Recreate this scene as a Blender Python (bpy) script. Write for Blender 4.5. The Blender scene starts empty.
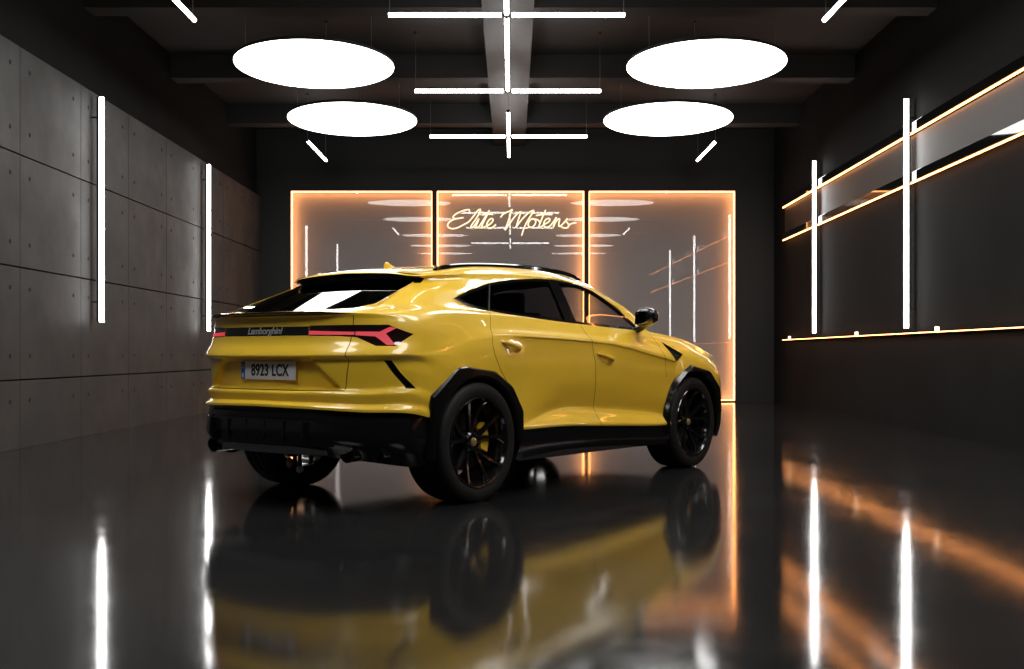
import bpy, bmesh, math, random
import numpy as np
from mathutils import Vector, Matrix
random.seed(4)
SC = bpy.context.scene
COL = SC.collection
PI = math.pi

# ------------------------------------------------------------------ materials
def mat(name, base=(0.5, 0.5, 0.5), rough=0.5, metal=0.0, spec=0.5, coat=0.0, coat_rough=0.02,
        emit=None, emit_s=0.0, trans=0.0, ior=1.5):
    m = bpy.data.materials.new(name)
    m.use_nodes = True
    b = m.node_tree.nodes['Principled BSDF']
    b.inputs['Base Color'].default_value = (*base, 1)
    b.inputs['Roughness'].default_value = rough
    b.inputs['Metallic'].default_value = metal
    b.inputs['Specular IOR Level'].default_value = spec
    b.inputs['Coat Weight'].default_value = coat
    b.inputs['Coat Roughness'].default_value = coat_rough
    b.inputs['Transmission Weight'].default_value = trans
    b.inputs['IOR'].default_value = ior
    if emit:
        b.inputs['Emission Color'].default_value = (*emit, 1)
        b.inputs['Emission Strength'].default_value = emit_s
    return m

def nodes(m):
    return m.node_tree.nodes, m.node_tree.links, m.node_tree.nodes['Principled BSDF']

def noise(nt, scale, detail=4.0, rough=0.6, stretch=None):
    n, l = nt.nodes, nt.links
    tc = n.new('ShaderNodeTexCoord'); mp = n.new('ShaderNodeMapping'); tx = n.new('ShaderNodeTexNoise')
    if stretch: mp.inputs['Scale'].default_value = stretch
    tx.inputs['Scale'].default_value = scale; tx.inputs['Detail'].default_value = detail
    tx.inputs['Roughness'].default_value = rough
    l.new(tc.outputs['Object'], mp.inputs['Vector']); l.new(mp.outputs['Vector'], tx.inputs['Vector'])
    return tx

def ramp(nt, src, a, b, ca, cb):
    r = nt.nodes.new('ShaderNodeValToRGB')
    r.color_ramp.elements[0].position = a; r.color_ramp.elements[1].position = b
    r.color_ramp.elements[0].color = (*ca, 1); r.color_ramp.elements[1].color = (*cb, 1)
    nt.links.new(src, r.inputs['Fac'])
    return r

def vary(m, scale, ca, cb, a=0.3, b=0.7, bump=0.0, bscale=None, rough=None, stretch=None):
    n, l, p = nodes(m)
    t = noise(m.node_tree, scale, stretch=stretch)
    l.new(ramp(m.node_tree, t.outputs['Fac'], a, b, ca, cb).outputs['Color'], p.inputs['Base Color'])
    if rough:
        t2 = noise(m.node_tree, scale * 1.7, 6, 0.65, stretch)
        mr = n.new('ShaderNodeMapRange')
        mr.inputs['From Min'].default_value = 0.3; mr.inputs['From Max'].default_value = 0.7
        mr.inputs['To Min'].default_value = rough[0]; mr.inputs['To Max'].default_value = rough[1]
        l.new(t2.outputs['Fac'], mr.inputs['Value']); l.new(mr.outputs['Result'], p.inputs['Roughness'])
    if bump:
        t3 = noise(m.node_tree, bscale or scale * 8, 5)
        bp = n.new('ShaderNodeBump'); bp.inputs['Strength'].default_value = bump; bp.inputs['Distance'].default_value = 0.01
        l.new(t3.outputs['Fac'], bp.inputs['Height']); l.new(bp.outputs['Normal'], p.inputs['Normal'])
    return m

def emis(name, col, s):
    m = mat(name, (0.02, 0.02, 0.02), 0.5)
    b = m.node_tree.nodes['Principled BSDF']
    b.inputs['Emission Color'].default_value = (*col, 1); b.inputs['Emission Strength'].default_value = s
    return m

def glass(name, tint, f0=0.045, rough=0.0):
    """thin clear sheet: tinted see-through plus a Schlick reflection, the same from both sides"""
    m = bpy.data.materials.new(name); m.use_nodes = True
    nt = m.node_tree; nt.nodes.clear(); N = nt.nodes.new; L = nt.links.new
    o = N('ShaderNodeOutputMaterial'); mx = N('ShaderNodeMixShader')
    lw = N('ShaderNodeLayerWeight'); lw.inputs['Blend'].default_value = 0.5
    pw = N('ShaderNodeMath'); pw.operation = 'POWER'; pw.inputs[1].default_value = 5.0
    ma = N('ShaderNodeMath'); ma.operation = 'MULTIPLY_ADD'; ma.inputs[1].default_value = 1 - f0; ma.inputs[2].default_value = f0
    tr = N('ShaderNodeBsdfTransparent'); tr.inputs['Color'].default_value = (*tint, 1)
    gl = N('ShaderNodeBsdfGlossy'); gl.inputs['Roughness'].default_value = rough
    L(lw.outputs['Facing'], pw.inputs[0]); L(pw.outputs[0], ma.inputs[0]); L(ma.outputs[0], mx.inputs['Fac'])
    L(tr.outputs[0], mx.inputs[1]); L(gl.outputs[0], mx.inputs[2]); L(mx.outputs[0], o.inputs['Surface'])
    return m

M = {}
M['paint'] = mat('yellow_car_paint', (0.84, 0.535, 0.032), 0.34, coat=1.0, coat_rough=0.03)
M['gloss_black'] = mat('gloss_black_plastic', (0.006, 0.006, 0.007), 0.08, coat=0.6)
M['carbon'] = mat('satin_black_trim', (0.006, 0.006, 0.0065), 0.13)
M['skid'] = mat('grey_skid_plate', (0.24, 0.24, 0.24), 0.5)
M['matte_black'] = mat('matte_black', (0.008, 0.008, 0.008), 0.7)
M['gap'] = mat('shut_line_shade', (0.11, 0.065, 0.006), 0.7, spec=0.1)  # darkened body yellow, paints in the shade of the panel gaps
M['rubber'] = vary(mat('tyre_rubber', (0.012, 0.012, 0.012), 0.62, spec=0.3), 30, (0.006, 0.006, 0.006), (0.010, 0.010, 0.010))
M['rim'] = mat('black_alloy', (0.006, 0.006, 0.0065), 0.14, coat=0.3)
M['steel'] = mat('brushed_steel', (0.35, 0.35, 0.36), 0.35, metal=1.0)
M['dark_steel'] = mat('dark_steel', (0.06, 0.06, 0.06), 0.4, metal=1.0)
M['chrome'] = mat('polished_chrome', (0.75, 0.75, 0.77), 0.12, metal=1.0)
M['caliper'] = mat('yellow_caliper', (0.75, 0.48, 0.03), 0.35, coat=0.5)
M['gold'] = mat('hub_badge_gold', (0.75, 0.6, 0.25), 0.3, metal=0.8)
M['tint'] = glass('tinted_privacy_glass', (0.13, 0.13, 0.135), 0.055)
M['clear'] = glass('clear_car_glass', (0.70, 0.71, 0.71), 0.045)
M['lamp_red'] = emis('lit_red_lamp', (1.0, 0.07, 0.10), 0.60)
M['lamp_smoke'] = mat('smoked_lamp_lens', (0.014, 0.006, 0.006), 0.05, coat=1.0)
M['plate_white'] = mat('plate_white', (0.72, 0.73, 0.76), 0.35)
M['plate_blue'] = mat('plate_blue', (0.02, 0.10, 0.42), 0.35)
M['plate_ink'] = mat('plate_ink', (0.01, 0.01, 0.012), 0.5)
M['script'] = mat('silver_script', (0.55, 0.55, 0.56), 0.3, metal=0.2)
M['flare'] = mat('satin_black_flare', (0.005, 0.005, 0.005), 0.18, spec=0.3)
M['star'] = mat('plate_star', (0.7, 0.6, 0.2), 0.5)
M['leather'] = mat('dark_leather', (0.03, 0.03, 0.032), 0.45)
M['interior'] = mat('dark_interior', (0.012, 0.012, 0.012), 0.7)
M['mirror'] = mat('mirror_glass', (0.22, 0.22, 0.23), 0.04, metal=1.0)

S_LIGHT = 10.0
M['disc'] = emis('disc_lamp_face', (1.0, 0.985, 0.96), S_LIGHT)
M['tube'] = emis('white_tube_light', (1.0, 0.985, 0.965), S_LIGHT * 1.8)
M['led'] = emis('warm_led', (1.0, 0.36, 0.105), 12.5)
M['led_rail'] = emis('warm_led_rail', (1.0, 0.36, 0.10), 14.0)
M['neon'] = emis('neon_sign', (1.0, 0.70, 0.43), 1.9)
M['clip_glow'] = emis('glowing_clip', (1.0, 0.8, 0.55), 3.0)  # bracket clips made to glow, though they are no lamps
M['lamp_body'] = mat('black_lamp_body', (0.015, 0.015, 0.015), 0.5)
M['cable'] = mat('thin_steel_cable', (0.25, 0.25, 0.25), 0.4, metal=1.0)

M['floor'] = mat('polished_dark_floor', (0.03, 0.03, 0.03), 0.12, spec=0.5)
def floor_nodes():
    m = M['floor']; n, l, p = nodes(m); nt = m.node_tree
    t = noise(nt, 0.55, 7, 0.62)
    l.new(ramp(nt, t.outputs['Fac'], 0.3, 0.72, (0.010, 0.010, 0.0105), (0.019, 0.019, 0.019)).outputs['Color'], p.inputs['Base Color'])
    t2 = noise(nt, 1.3, 8, 0.7)
    mr = n.new('ShaderNodeMapRange')
    mr.inputs['From Min'].default_value = 0.3; mr.inputs['From Max'].default_value = 0.72
    mr.inputs['To Min'].default_value = 0.055; mr.inputs['To Max'].default_value = 0.115
    l.new(t2.outputs['Fac'], mr.inputs['Value']); l.new(mr.outputs['Result'], p.inputs['Roughness'])
    t3 = noise(nt, 90.0, 4, 0.6); t4 = noise(nt, 5.0, 3, 0.5)
    ad = n.new('ShaderNodeMath'); ad.operation = 'MULTIPLY_ADD'; ad.inputs[1].default_value = 1.5
    l.new(t4.outputs['Fac'], ad.inputs[0]); l.new(t3.outputs['Fac'], ad.inputs[2])
    bp = n.new('ShaderNodeBump'); bp.inputs['Strength'].default_value = 0.009; bp.inputs['Distance'].default_value = 0.01
    l.new(ad.outputs[0], bp.inputs['Height']); l.new(bp.outputs['Normal'], p.inputs['Normal'])
floor_nodes()
M['wall_black'] = vary(mat('black_painted_wall', (0.014, 0.014, 0.014), 0.8, spec=0.04), 0.8, (0.009, 0.009, 0.009), (0.013, 0.013, 0.013), bump=0.05, bscale=40)
M['wall_back'] = mat('black_back_wall', (0.005, 0.005, 0.005), 0.6)
M['ceiling'] = vary(mat('black_ceiling', (0.012, 0.012, 0.012), 0.75), 1.5, (0.007, 0.007, 0.007), (0.011, 0.0105, 0.010))
M['beam'] = vary(mat('dark_grey_beam', (0.06, 0.06, 0.06), 0.6), 2.0, (0.014, 0.014, 0.014), (0.022, 0.022, 0.022))
M['concrete'] = vary(mat('grey_concrete', (0.16, 0.16, 0.155), 0.6, spec=0.12), 1.1, (0.034, 0.034, 0.0337), (0.050, 0.0495, 0.048), 0.25, 0.75, bump=0.12, bscale=60, rough=(0.5, 0.7))
M['hole'] = mat('tie_hole_dark', (0.03, 0.03, 0.03), 0.9, spec=0.0)
M['board'] = mat('grey_backing_board', (0.36, 0.36, 0.37), 0.7, spec=0.2)
M['pane'] = glass('showroom_glass', (0.93, 0.93, 0.93), 0.030)
M['rail'] = mat('gloss_black_rail', (0.004, 0.004, 0.004), 0.03, spec=0.25)
M['wall_panel'] = mat('dark_grey_wall_panel', (0.015, 0.015, 0.015), 0.5, spec=0.25)

# ------------------------------------------------------------------ mesh helpers
def obj(name, bm, m, parent=None, smooth=False, loc=None, rot=None):
    me = bpy.data.meshes.new(name)
    bm.normal_update(); bm.to_mesh(me); bm.free()
    ms = m if isinstance(m, (list, tuple)) else [m]
    for x in ms: me.materials.append(x)
    if smooth:
        me.polygons.foreach_set('use_smooth', [True] * len(me.polygons))
    o = bpy.data.objects.new(name, me); COL.objects.link(o)
    if parent: o.parent = parent
    if loc is not None: o.location = loc
    if rot is not None: o.rotation_euler = rot
    return o

def empty(name, loc=(0, 0, 0), rz=0.0, parent=None):
    o = bpy.data.objects.new(name, None); COL.objects.link(o)
    o.location = loc; o.rotation_euler = (0, 0, rz); o.empty_display_size = 0.1
    if parent: o.parent = parent
    return o

def tag(o, label=None, cat=None, group=None, kind=None):
    if label: o['label'] = label
    if cat: o['category'] = cat
    if group: o['group'] = group
    if kind: o['kind'] = kind
    return o

def box(bm, x0, x1, y0, y1, z0, z1, bevel=0.0, mi=0):
    r = bmesh.ops.create_cube(bm, size=1.0)
    vs = r['verts']
    for v in vs:
        v.co = Vector(((x0 + x1) / 2 + v.co.x * (x1 - x0), (y0 + y1) / 2 + v.co.y * (y1 - y0), (z0 + z1) / 2 + v.co.z * (z1 - z0)))
    if bevel > 0:
        es = list({e for v in vs for e in v.link_edges})
        bmesh.ops.bevel(bm, geom=es, offset=bevel, segments=2, affect='EDGES', profile=0.6)
    return vs

def BX(*a, **k):
    bm = bmesh.new(); box(bm, *a, **k); return bm

def frame_axes(d):
    d = d.normalized(); up = Vector((0, 0, 1)) if abs(d.z) < 0.9 else Vector((1, 0, 0))
    s = d.cross(up).normalized(); t = s.cross(d).normalized()
    return s, t

def tube(bm, pts, r, n=10, caps=True, closed=False):
    pts = [Vector(p) for p in pts]
    rs = r if isinstance(r, (list, tuple)) else [r] * len(pts)
    rings = []; prev = None
    for i, p in enumerate(pts):
        a = pts[i - 1] if i > 0 else (pts[-1] if closed else p)
        b = pts[i + 1] if i < len(pts) - 1 else (pts[0] if closed else p)
        d = (b - a).normalized()
        if prev is None: s, t = frame_axes(d)
        else:
            s = prev - d * prev.dot(d)
            s = s.normalized() if s.length > 1e-6 else frame_axes(d)[0]
            t = s.cross(d).normalized()
        prev = s
        rings.append([bm.verts.new(p + (s * math.cos(2 * PI * k / n) + t * math.sin(2 * PI * k / n)) * rs[i]) for k in range(n)])
    m = len(rings)
    for i in range(m if closed else m - 1):
        A, B = rings[i], rings[(i + 1) % m]
        for k in range(n):
            bm.faces.new((A[k], A[(k + 1) % n], B[(k + 1) % n], B[k]))
    if caps and not closed:
        bm.faces.new(rings[0][::-1]); bm.faces.new(rings[-1])
    bmesh.ops.recalc_face_normals(bm, faces=bm.faces[:])
    return rings

def lathe(bm, prof, n=64, axis='y'):
    """prof: list of (radius, axial); closed if first == last."""
    rings = []
    for (r, a) in prof:
        ring = []
        for k in range(n):
            c, s = math.cos(2 * PI * k / n), math.sin(2 * PI * k / n)
            co = {'y': (r * c, a, r * s), 'z': (r * c, r * s, a), 'x': (a, r * c, r * s)}[axis]
            ring.append(bm.verts.new(co))
        rings.append(ring)
    for i in range(len(rings) - 1):
        for k in range(n):
            bm.faces.new((rings[i][k], rings[i][(k + 1) % n], rings[i + 1][(k + 1) % n], rings[i + 1][k]))
    bmesh.ops.recalc_face_normals(bm, faces=bm.faces[:])
    return rings

def prism(bm, poly, plane, a, b, bevel=0.0):
    """poly 2-D, extruded along the remaining axis from a to b. plane 'xz','xy','yz'."""
    def P(p, t):
        return {'xz': (p[0], t, p[1]), 'xy': (p[0], p[1], t), 'yz': (t, p[0], p[1])}[plane]
    A = [bm.verts.new(P(p, a)) for p in poly]; B = [bm.verts.new(P(p, b)) for p in poly]
    fs = [bm.faces.new(A), bm.faces.new(B[::-1])]
    n = len(poly)
    for i in range(n):
        fs.append(bm.faces.new((A[i], B[i], B[(i + 1) % n], A[(i + 1) % n])))
    bmesh.ops.recalc_face_normals(bm, faces=fs)
    if bevel > 0:
        es = list({e for f in fs for e in f.edges})
        bmesh.ops.bevel(bm, geom=es, offset=bevel, segments=2, affect='EDGES', profile=0.6)

def text_bm(s, size, shear=0.0, depth=0.002, spacing=1.0, bold=0.0):
    cu = bpy.data.curves.new('t', 'FONT'); cu.body = s; cu.size = size; cu.shear = shear
    cu.extrude = depth; cu.space_character = spacing; cu.offset = bold; cu.align_x = 'CENTER'; cu.align_y = 'CENTER'
    o = bpy.data.objects.new('t', cu); COL.objects.link(o)
    bpy.context.view_layer.update()
    dg = bpy.context.evaluated_depsgraph_get()
    me = bpy.data.meshes.new_from_object(o.evaluated_get(dg))
    bm = bmesh.new(); bm.from_mesh(me)
    bpy.data.objects.remove(o); bpy.data.curves.remove(cu); bpy.data.meshes.remove(me)
    return bm

def copy_tree(o, parent=None):
    c = o.copy(); COL.objects.link(c)
    if parent: c.parent = parent
    for ch in list(o.children): copy_tree(ch, c)
    return c

# ------------------------------------------------------------------ camera
F, CX, CY, HC = 1150.0, 512.0, 353.3, 1.0
cam = bpy.data.cameras.new('camera'); camo = bpy.data.objects.new('camera', cam); COL.objects.link(camo)
camo.location = (0, 0, HC); camo.rotation_euler = (PI / 2, 0, 0)
cam.sensor_width = 36.0; cam.lens = F / 1024 * 36.0
cam.shift_y = (CY - 334.5) / 1024.0
cam.clip_start = 0.05; cam.clip_end = 200
SC.camera = camo

# ------------------------------------------------------------------ the room
Y0, Y1, ZC = -5.0, 23.6, 5.6
XL, XR0, XRK = -5.15, 4.993, 0.0163            # right wall runs very slightly outwards
def XR(y): return XR0 + XRK * y
def W(px, py, y):                               # measured point of the photo on the plane at depth y
    return ((px - CX) / F * y, y, HC + (CY - py) / F * y)

tag(obj('floor', BX(-5.6, 5.9, Y0 - .2, Y1 + .5, -0.2, 0.0), M['floor']), kind='structure',
    label='polished dark grey concrete floor reflecting the lights and the car')
tag(obj('ceiling', BX(-5.6, 5.9, Y0 - .2, Y1 + .5, ZC, ZC + .15), M['ceiling']), kind='structure',
    label='black painted showroom ceiling above the hanging lamps')
# left wall: black wall with concrete cladding standing proud of it
def merged(*bms):
    out = bmesh.new()
    for i, b in enumerate(bms):
        for f in b.faces: f.material_index = i
        me = bpy.data.meshes.new('tmp'); b.to_mesh(me); b.free(); out.from_mesh(me); bpy.data.meshes.remove(me)
    return out
bw = BX(-5.45, -5.25, Y0, Y1 + .3, 0, ZC); bc = bmesh.new(); bh = bmesh.new()
zs = [0.0, 0.72, 1.90, 3.08, 4.21]
ys = [12.04 + 1.7 * k for k in range(-10, 7)] + [23.58]
for i in range(len(ys) - 1):
    if ys[i + 1] < Y0: continue
    for j in range(4):
        box(bc, -5.27, XL, max(ys[i], Y0) + .005, ys[i + 1] - .005, zs[j] + (.008 if j else 0), zs[j + 1] - (.008 if j < 3 else 0), bevel=0.003)
        if ys[i + 1] > 2:
            for yy in (ys[i] + .24, ys[i + 1] - .24):
                for zz in ((zs[j] + .25, zs[j + 1] - .22) if j else (zs[1] - .22,)):
                    bmesh.ops.create_cone(bh, cap_ends=True, segments=14, radius1=.026, radius2=.022, depth=.004,
                                          matrix=Matrix.Translation((XL + .001, yy, zz)) @ Matrix.Rotation(PI / 2, 4, 'Y'))
tag(obj('wall_left', merged(bw, bc, bh), [M['wall_black'], M['concrete'], M['hole']]), kind='structure',
    label='left wall clad in large grey concrete panels with black wall above')
# right wall
bm = bmesh.new()
prism(bm, [(XR(Y0), Y0), (XR(Y1 + .3), Y1 + .3), (XR(Y1 + .3) + .2, Y1 + .3), (XR(Y0) + .2, Y0)], 'xy', 0, ZC)
tag(obj('wall_right', bm, M['wall_black']), kind='structure', label='plain black right wall carrying lit rails and tube lights')
# wall behind the camera
tag(obj('wall_front', BX(-5.45, 5.4, Y0 - .2, Y0, 0, ZC), M['wall_black']), kind='structure', label='black wall behind the viewer')
# back wall with three niches
PX = [(-4.535, -1.642), (-1.539, 1.478), (1.580, 4.576)]
ZT, ZB = 4.33, 0.028
tag(obj('wall_back', BX(-5.45, 5.6, Y1 + .40, Y1 + .5, 0, ZC), M['wall_back']), kind='structure', label='black back wall behind the lit glass niches')
n_ = 0
def trim(lb, *q):
    global n_
    n_ += 1; tag(obj('trim_%d' % n_, BX(*q), M['wall_back']), kind='structure', label=lb)
trim('black pier left of the glass niches', -5.45, PX[0][0], Y1, Y1 + .40, 0, ZT)
trim('black post between left and middle glass niche', PX[0][1], PX[1][0], Y1, Y1 + .40, 0, ZT)
trim('black post between middle and right glass niche', PX[1][1], PX[2][0], Y1, Y1 + .40, 0, ZT)
trim('black pier right of the glass niches', PX[2][1], 5.6, Y1, Y1 + .40, 0, ZT)
trim('black wall above the glass niches', -5.45, 5.6, Y1, Y1 + .40, ZT, ZC)
for a, b in PX: trim('black sill under a glass niche', a, b, Y1, Y1 + .40, 0, ZB)
names = ['left glazed niche with a glowing orange border behind the car tail',
         'middle glazed niche with a glowing orange border behind the neon sign',
         'right glazed niche with a glowing orange border beyond the car nose']
for (a, b), lb in zip(PX, names):
    t = tag(empty('glazed_niche', ((a + b) / 2, Y1, ZB)), lb, 'light panel', 'lit glass niches of the back wall')
    w = (b - a) / 2; h = ZT - ZB
    obj('backing_board', BX(-w, w, .15, .17, 0, h), M['board'], t)
    for nm, q in (('led_strip', (-w, -w + 0.016, 0, h)), ('led_strip', (w - 0.016, w, 0, h)),
                  ('led_strip', (-w + 0.016, w - 0.016, h - 0.016, h)), ('led_strip', (-w + 0.016, w - 0.016, 0, 0.016))):
        obj(nm, BX(q[0], q[1], .016, .110, q[2], q[3]), M['led'], t)
    obj('glass_pane', BX(-w, w, .008, .010, 0, h), M['pane'], t)
# ceiling beams
bm = BX(-0.37, 0.27, Y0, Y1, 5.25, ZC)
tag(obj('beam_long', bm, M['beam']), kind='structure', label='grey ceiling beam running lengthwise above the cross lamps')
for i, y in enumerate((3.3, 6.9, 10.5, 14.1, 17.7, 21.2)):
    bm = BX(-5.25, -.37, y, y + .36, 5.24, ZC); box(bm, .27, XR(y), y, y + .36, 5.24, ZC)
    tag(obj('beam_cross', bm, M['ceiling']), kind='structure', label='black cross beam under the ceiling')

# ------------------------------------------------------------------ lamps
ZL = 4.757
def cable(parent, x, y, z0, r=.004):
    bm = bmesh.new(); tube(bm, [(x, y, z0), (x, y, ZC - ZL)], r, 6)
    obj('cable', bm, M['cable'], parent)
    bm = bmesh.new(); bmesh.ops.create_cone(bm, cap_ends=True, segments=12, radius1=.022, radius2=.022, depth=.03, matrix=Matrix.Translation((x, y, ZC - ZL - .015)))
    obj('ceiling_cap', bm, M['lamp_body'], parent)

def disc(x, y, label):
    t = tag(empty('disc_pendant', (x, y, ZL)), label, 'ceiling lamp', 'round disc lamps hanging from the ceiling')
    th = math.radians(3.3)
    bm = bmesh.new(); lathe(bm, [(0.0001, -.012), (1.015, -.012), (1.03, -.004), (1.03, .0)], 96, 'z')
    obj('lamp_face', bm, M['disc'], t, rot=(-th, 0, 0))
    bm = bmesh.new(); lathe(bm, [(1.032, 0), (1.032, .035), (1.01, .05), (.0001, .05)], 96, 'z')
    obj('housing', bm, M['lamp_body'], t, rot=(-th, 0, 0))
    for k in range(3):
        a = PI / 2 + k * 2 * PI / 3
        cx, cy = .92 * math.cos(a), .92 * math.sin(a)
        cable(t, cx, cy, .05 - cy * math.sin(th))
    return t
disc(-2.575, 15.0, 'larger round white disc lamp hanging at the upper left')
disc(2.53, 15.0, 'larger round white disc lamp hanging at the upper right')
disc(-2.565, 18.5, 'farther and smaller looking round disc lamp on the left')
disc(2.51, 18.5, 'farther and smaller looking round disc lamp on the right')
disc(-2.45, 10.6, 'round disc lamp overhead on the left, seen only mirrored in the glass')
disc(2.42, 10.6, 'round disc lamp overhead on the right, seen only mirrored in the glass')

for y, w_ in ((7.1, 'second nearest'), (4.0, 'nearest')):  # assumed extra disc rows, added unseen to light the car
    disc(-2.5, y, 'round disc lamp added overhead on the left, out of view, to light the car, %s the viewer' % w_)
    disc(2.5, y, 'round disc lamp added overhead on the right, out of view, to light the car, %s the viewer' % w_)

def bar(parent, p, q, name='light_tube'):
    bm = bmesh.new(); tube(bm, [p, q], .025, 14); obj(name, bm, M['tube'], parent)
    d = (Vector(q) - Vector(p)).normalized()
    for e, s in ((Vector(p), -1), (Vector(q), 1)):
        bm = bmesh.new(); tube(bm, [e, e + d * s * .012], .027, 14); obj('end_cap', bm, M['lamp_body'], parent)

def cross(y, hx, near, far, label):
    t = tag(empty('cross_pendant', (-.06, y, ZL)), label, 'ceiling lamp', 'cross shaped tube lamps along the middle beam')
    g = .06
    bm = bmesh.new(); box(bm, -.04, .04, -.04, .04, -.02, .05, bevel=.01); obj('hub', bm, M['lamp_body'], t)
    bar(t, (-hx, 0, 0), (-g, 0, 0)); bar(t, (g, 0, 0), (hx, 0, 0))
    if near: bar(t, (0, -near, 0), (0, -g, 0))
    if far: bar(t, (0, g, 0), (0, far, 0))
    for x in (-hx + .01, hx - .01): cable(t, x, 0, .03)
    for yy in ([-near + .03] if near else []) + ([far - .03] if far else []): cable(t, 0, yy, .03)
    return t
cross(12.77, 1.31, 1.95, 1.93, 'nearest and widest cross shaped tube lamp at the top')
cross(16.47, 1.33, 1.72, 0, 'second cross shaped tube lamp, its forward arm touching the nearest one')
cross(19.92, 1.36, 2.08, 2.03, 'farthest cross shaped tube lamp, just above the glass wall')
cross(8.0, 1.31, 1.95, 1.95, 'cross shaped tube lamp overhead, seen only mirrored in the glass')

def linear(x, y0, y1, label):
    t = tag(empty('linear_pendant', (x, y0, ZL)), label, 'ceiling lamp', 'single tube lamps along the sides of the ceiling')
    bar(t, (0, 0, 0), (0, y1 - y0, 0))
    cable(t, 0, .06, .03); cable(t, 0, y1 - y0 - .06, .03)
linear(-3.62, 20.3, 22.4, 'short white tube lamp hanging behind the left discs')
linear(3.61, 20.35, 22.4, 'short white tube lamp hanging behind the right discs')
linear(-3.58, 10.9, 12.96, 'white tube lamp cut by the top of the photo, left of the discs')
linear(3.52, 10.9, 12.96, 'white tube lamp cut by the top of the photo, right of the discs')

def wall_tube(x, y, z0, z1, s, label, grp):
    t = tag(empty('wall_tube_light', (x, y, z0)), label, 'wall lamp', grp)
    bm = bmesh.new(); tube(bm, [(0, 0, 0), (0, 0, z1 - z0)], .029, 16); obj('light_tube', bm, M['tube'], t)
    bm = bmesh.new()
    box(bm, .030 * s, .048 * s, -.030, .030, 0, z1 - z0, bevel=.004); obj('back_channel', bm, M['lamp_body'], t)
    for zz in (.25, z1 - z0 - .25):
        bm = BX(min(.05 * s, .115 * s), max(.05 * s, .115 * s), -.01, .01, zz - .01, zz + .01); obj('bracket', bm, M['lamp_body'], t)
gl, gr = 'tube lights on the concrete wall', 'tube lights on the black wall'
wall_tube(-5.03, 14.1, 1.38, 4.14, -1, 'tall vertical tube light on the concrete wall, nearer and taller looking', gl)
wall_tube(-5.03, 19.08, 1.37, 4.13, -1, 'vertical tube light on the concrete wall just beside the car tail', gl)
wall_tube(XR(19.77) - .12, 19.77, 1.35, 4.306, 1, 'vertical tube light on the black wall, the one nearer the glass niches', gr)
wall_tube(XR(14.93) - .12, 14.93, 1.328, 4.30, 1, 'vertical tube light on the black wall, the taller looking one', gr)
wall_tube(XR(10.5) - .12, 10.5, 1.33, 4.30, 1, 'vertical tube light on the black wall beyond the photo edge', gr)

# ------------------------------------------------------------------ lit rails on the right wall
def along(bm, y0, y1, o0, o1, z0, z1, bevel=0.0):
    prism(bm, [(XR(y0) - o0, y0), (XR(y1) - o0, y1), (XR(y1) - o1, y1), (XR(y0) - o1, y0)], 'xy', z0, z1, bevel)
YA, YB = 5.5, 22.5
def rail(z, label):
    t = tag(empty('light_rail', (0, 0, 0)), label, 'light rail', 'lit rails on the black wall')
    bm = bmesh.new(); along(bm, YA, YB, 0.0, .07, z + .016, z + .135, .004); obj('fascia', bm, M['rail'], t)
    bm = bmesh.new(); along(bm, YA, YB, .045, .07, z - .004, z + .007); obj('led_strip', bm, M['led_rail'], t)
    return t
rail(3.845, 'upper of the paired glowing rails high on the black wall')
rail(3.205, 'lower of the paired glowing rails high on the black wall')
bm = bmesh.new(); along(bm, YA, YB, 0.0, .022, 3.345, 3.83, .003)
tag(obj('wall_band', bm, M['wall_panel']), 'grey glossy band panel between the two paired rails', 'wall panel')
t = tag(empty('light_rail', (0, 0, 0)), 'single low glowing rail below the tube lights on the black wall', 'light rail', 'lit rails on the black wall')
bm = bmesh.new(); along(bm, YA, YB, 0.0, .05, 1.245, 1.275, .004); obj('fascia', bm, M['rail'], t)
bm = bmesh.new(); along(bm, YA, YB, .05, .07, 1.257, 1.265); obj('led_strip', bm, M['led_rail'], t)
for y in (21.9, 17.4, 13.95, 10.6, 7.3):
    bm = bmesh.new(); box(bm, XR(y) - .085, XR(y) - .045, y - .03, y + .03, 1.27, 1.325, bevel=.006); obj('clip', bm, M['clip_glow'], t)

# ------------------------------------------------------------------ neon sign
def crom(P, n=8):
    P = [Vector(p) for p in P]; out = []
    for i in range(len(P) - 1):
        a, b, c, d = P[max(i - 1, 0)], P[i], P[i + 1], P[min(i + 2, len(P) - 1)]
        for k in range(n):
            t = k / n
            out.append(0.5 * ((2 * b) + (c - a) * t + (2 * a - 5 * b + 4 * c - d) * t * t + (3 * b - a - 3 * c + d) * t ** 3))
    out.append(P[-1]); return out
A_ = lambda L: [(440 + x / 13.653, 200 + y / 13.653) for x, y in L]
B_ = lambda L: [(505 + x / 12.8, 200 + y / 12.8) for x, y in L]
elite = [A_(L) for L in (
    [(402, 165), (395, 132), (340, 138), (265, 165), (205, 200), (178, 232), (200, 252), (260, 250), (322, 240)],
    [(260, 250), (190, 264), (130, 300), (103, 342), (120, 376), (170, 392), (235, 380), (305, 345), (390, 300)],
    [(390, 300), (450, 230), (510, 150), (550, 128), (545, 165), (490, 260), (430, 345), (425, 378), (450, 372)],
    [(450, 372), (490, 320), (530, 255), (515, 300), (495, 350), (510, 378), (535, 362)], [(552, 205), (560, 190)],
    [(535, 362), (600, 260), (675, 140), (620, 250), (575, 345), (585, 378), (612, 366)], [(575, 205), (650, 190), (725, 198)],
    [(612, 366), (680, 330), (722, 285), (715, 255), (680, 262), (645, 310), (640, 360), (672, 388), (720, 370), (765, 335)])]
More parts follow.
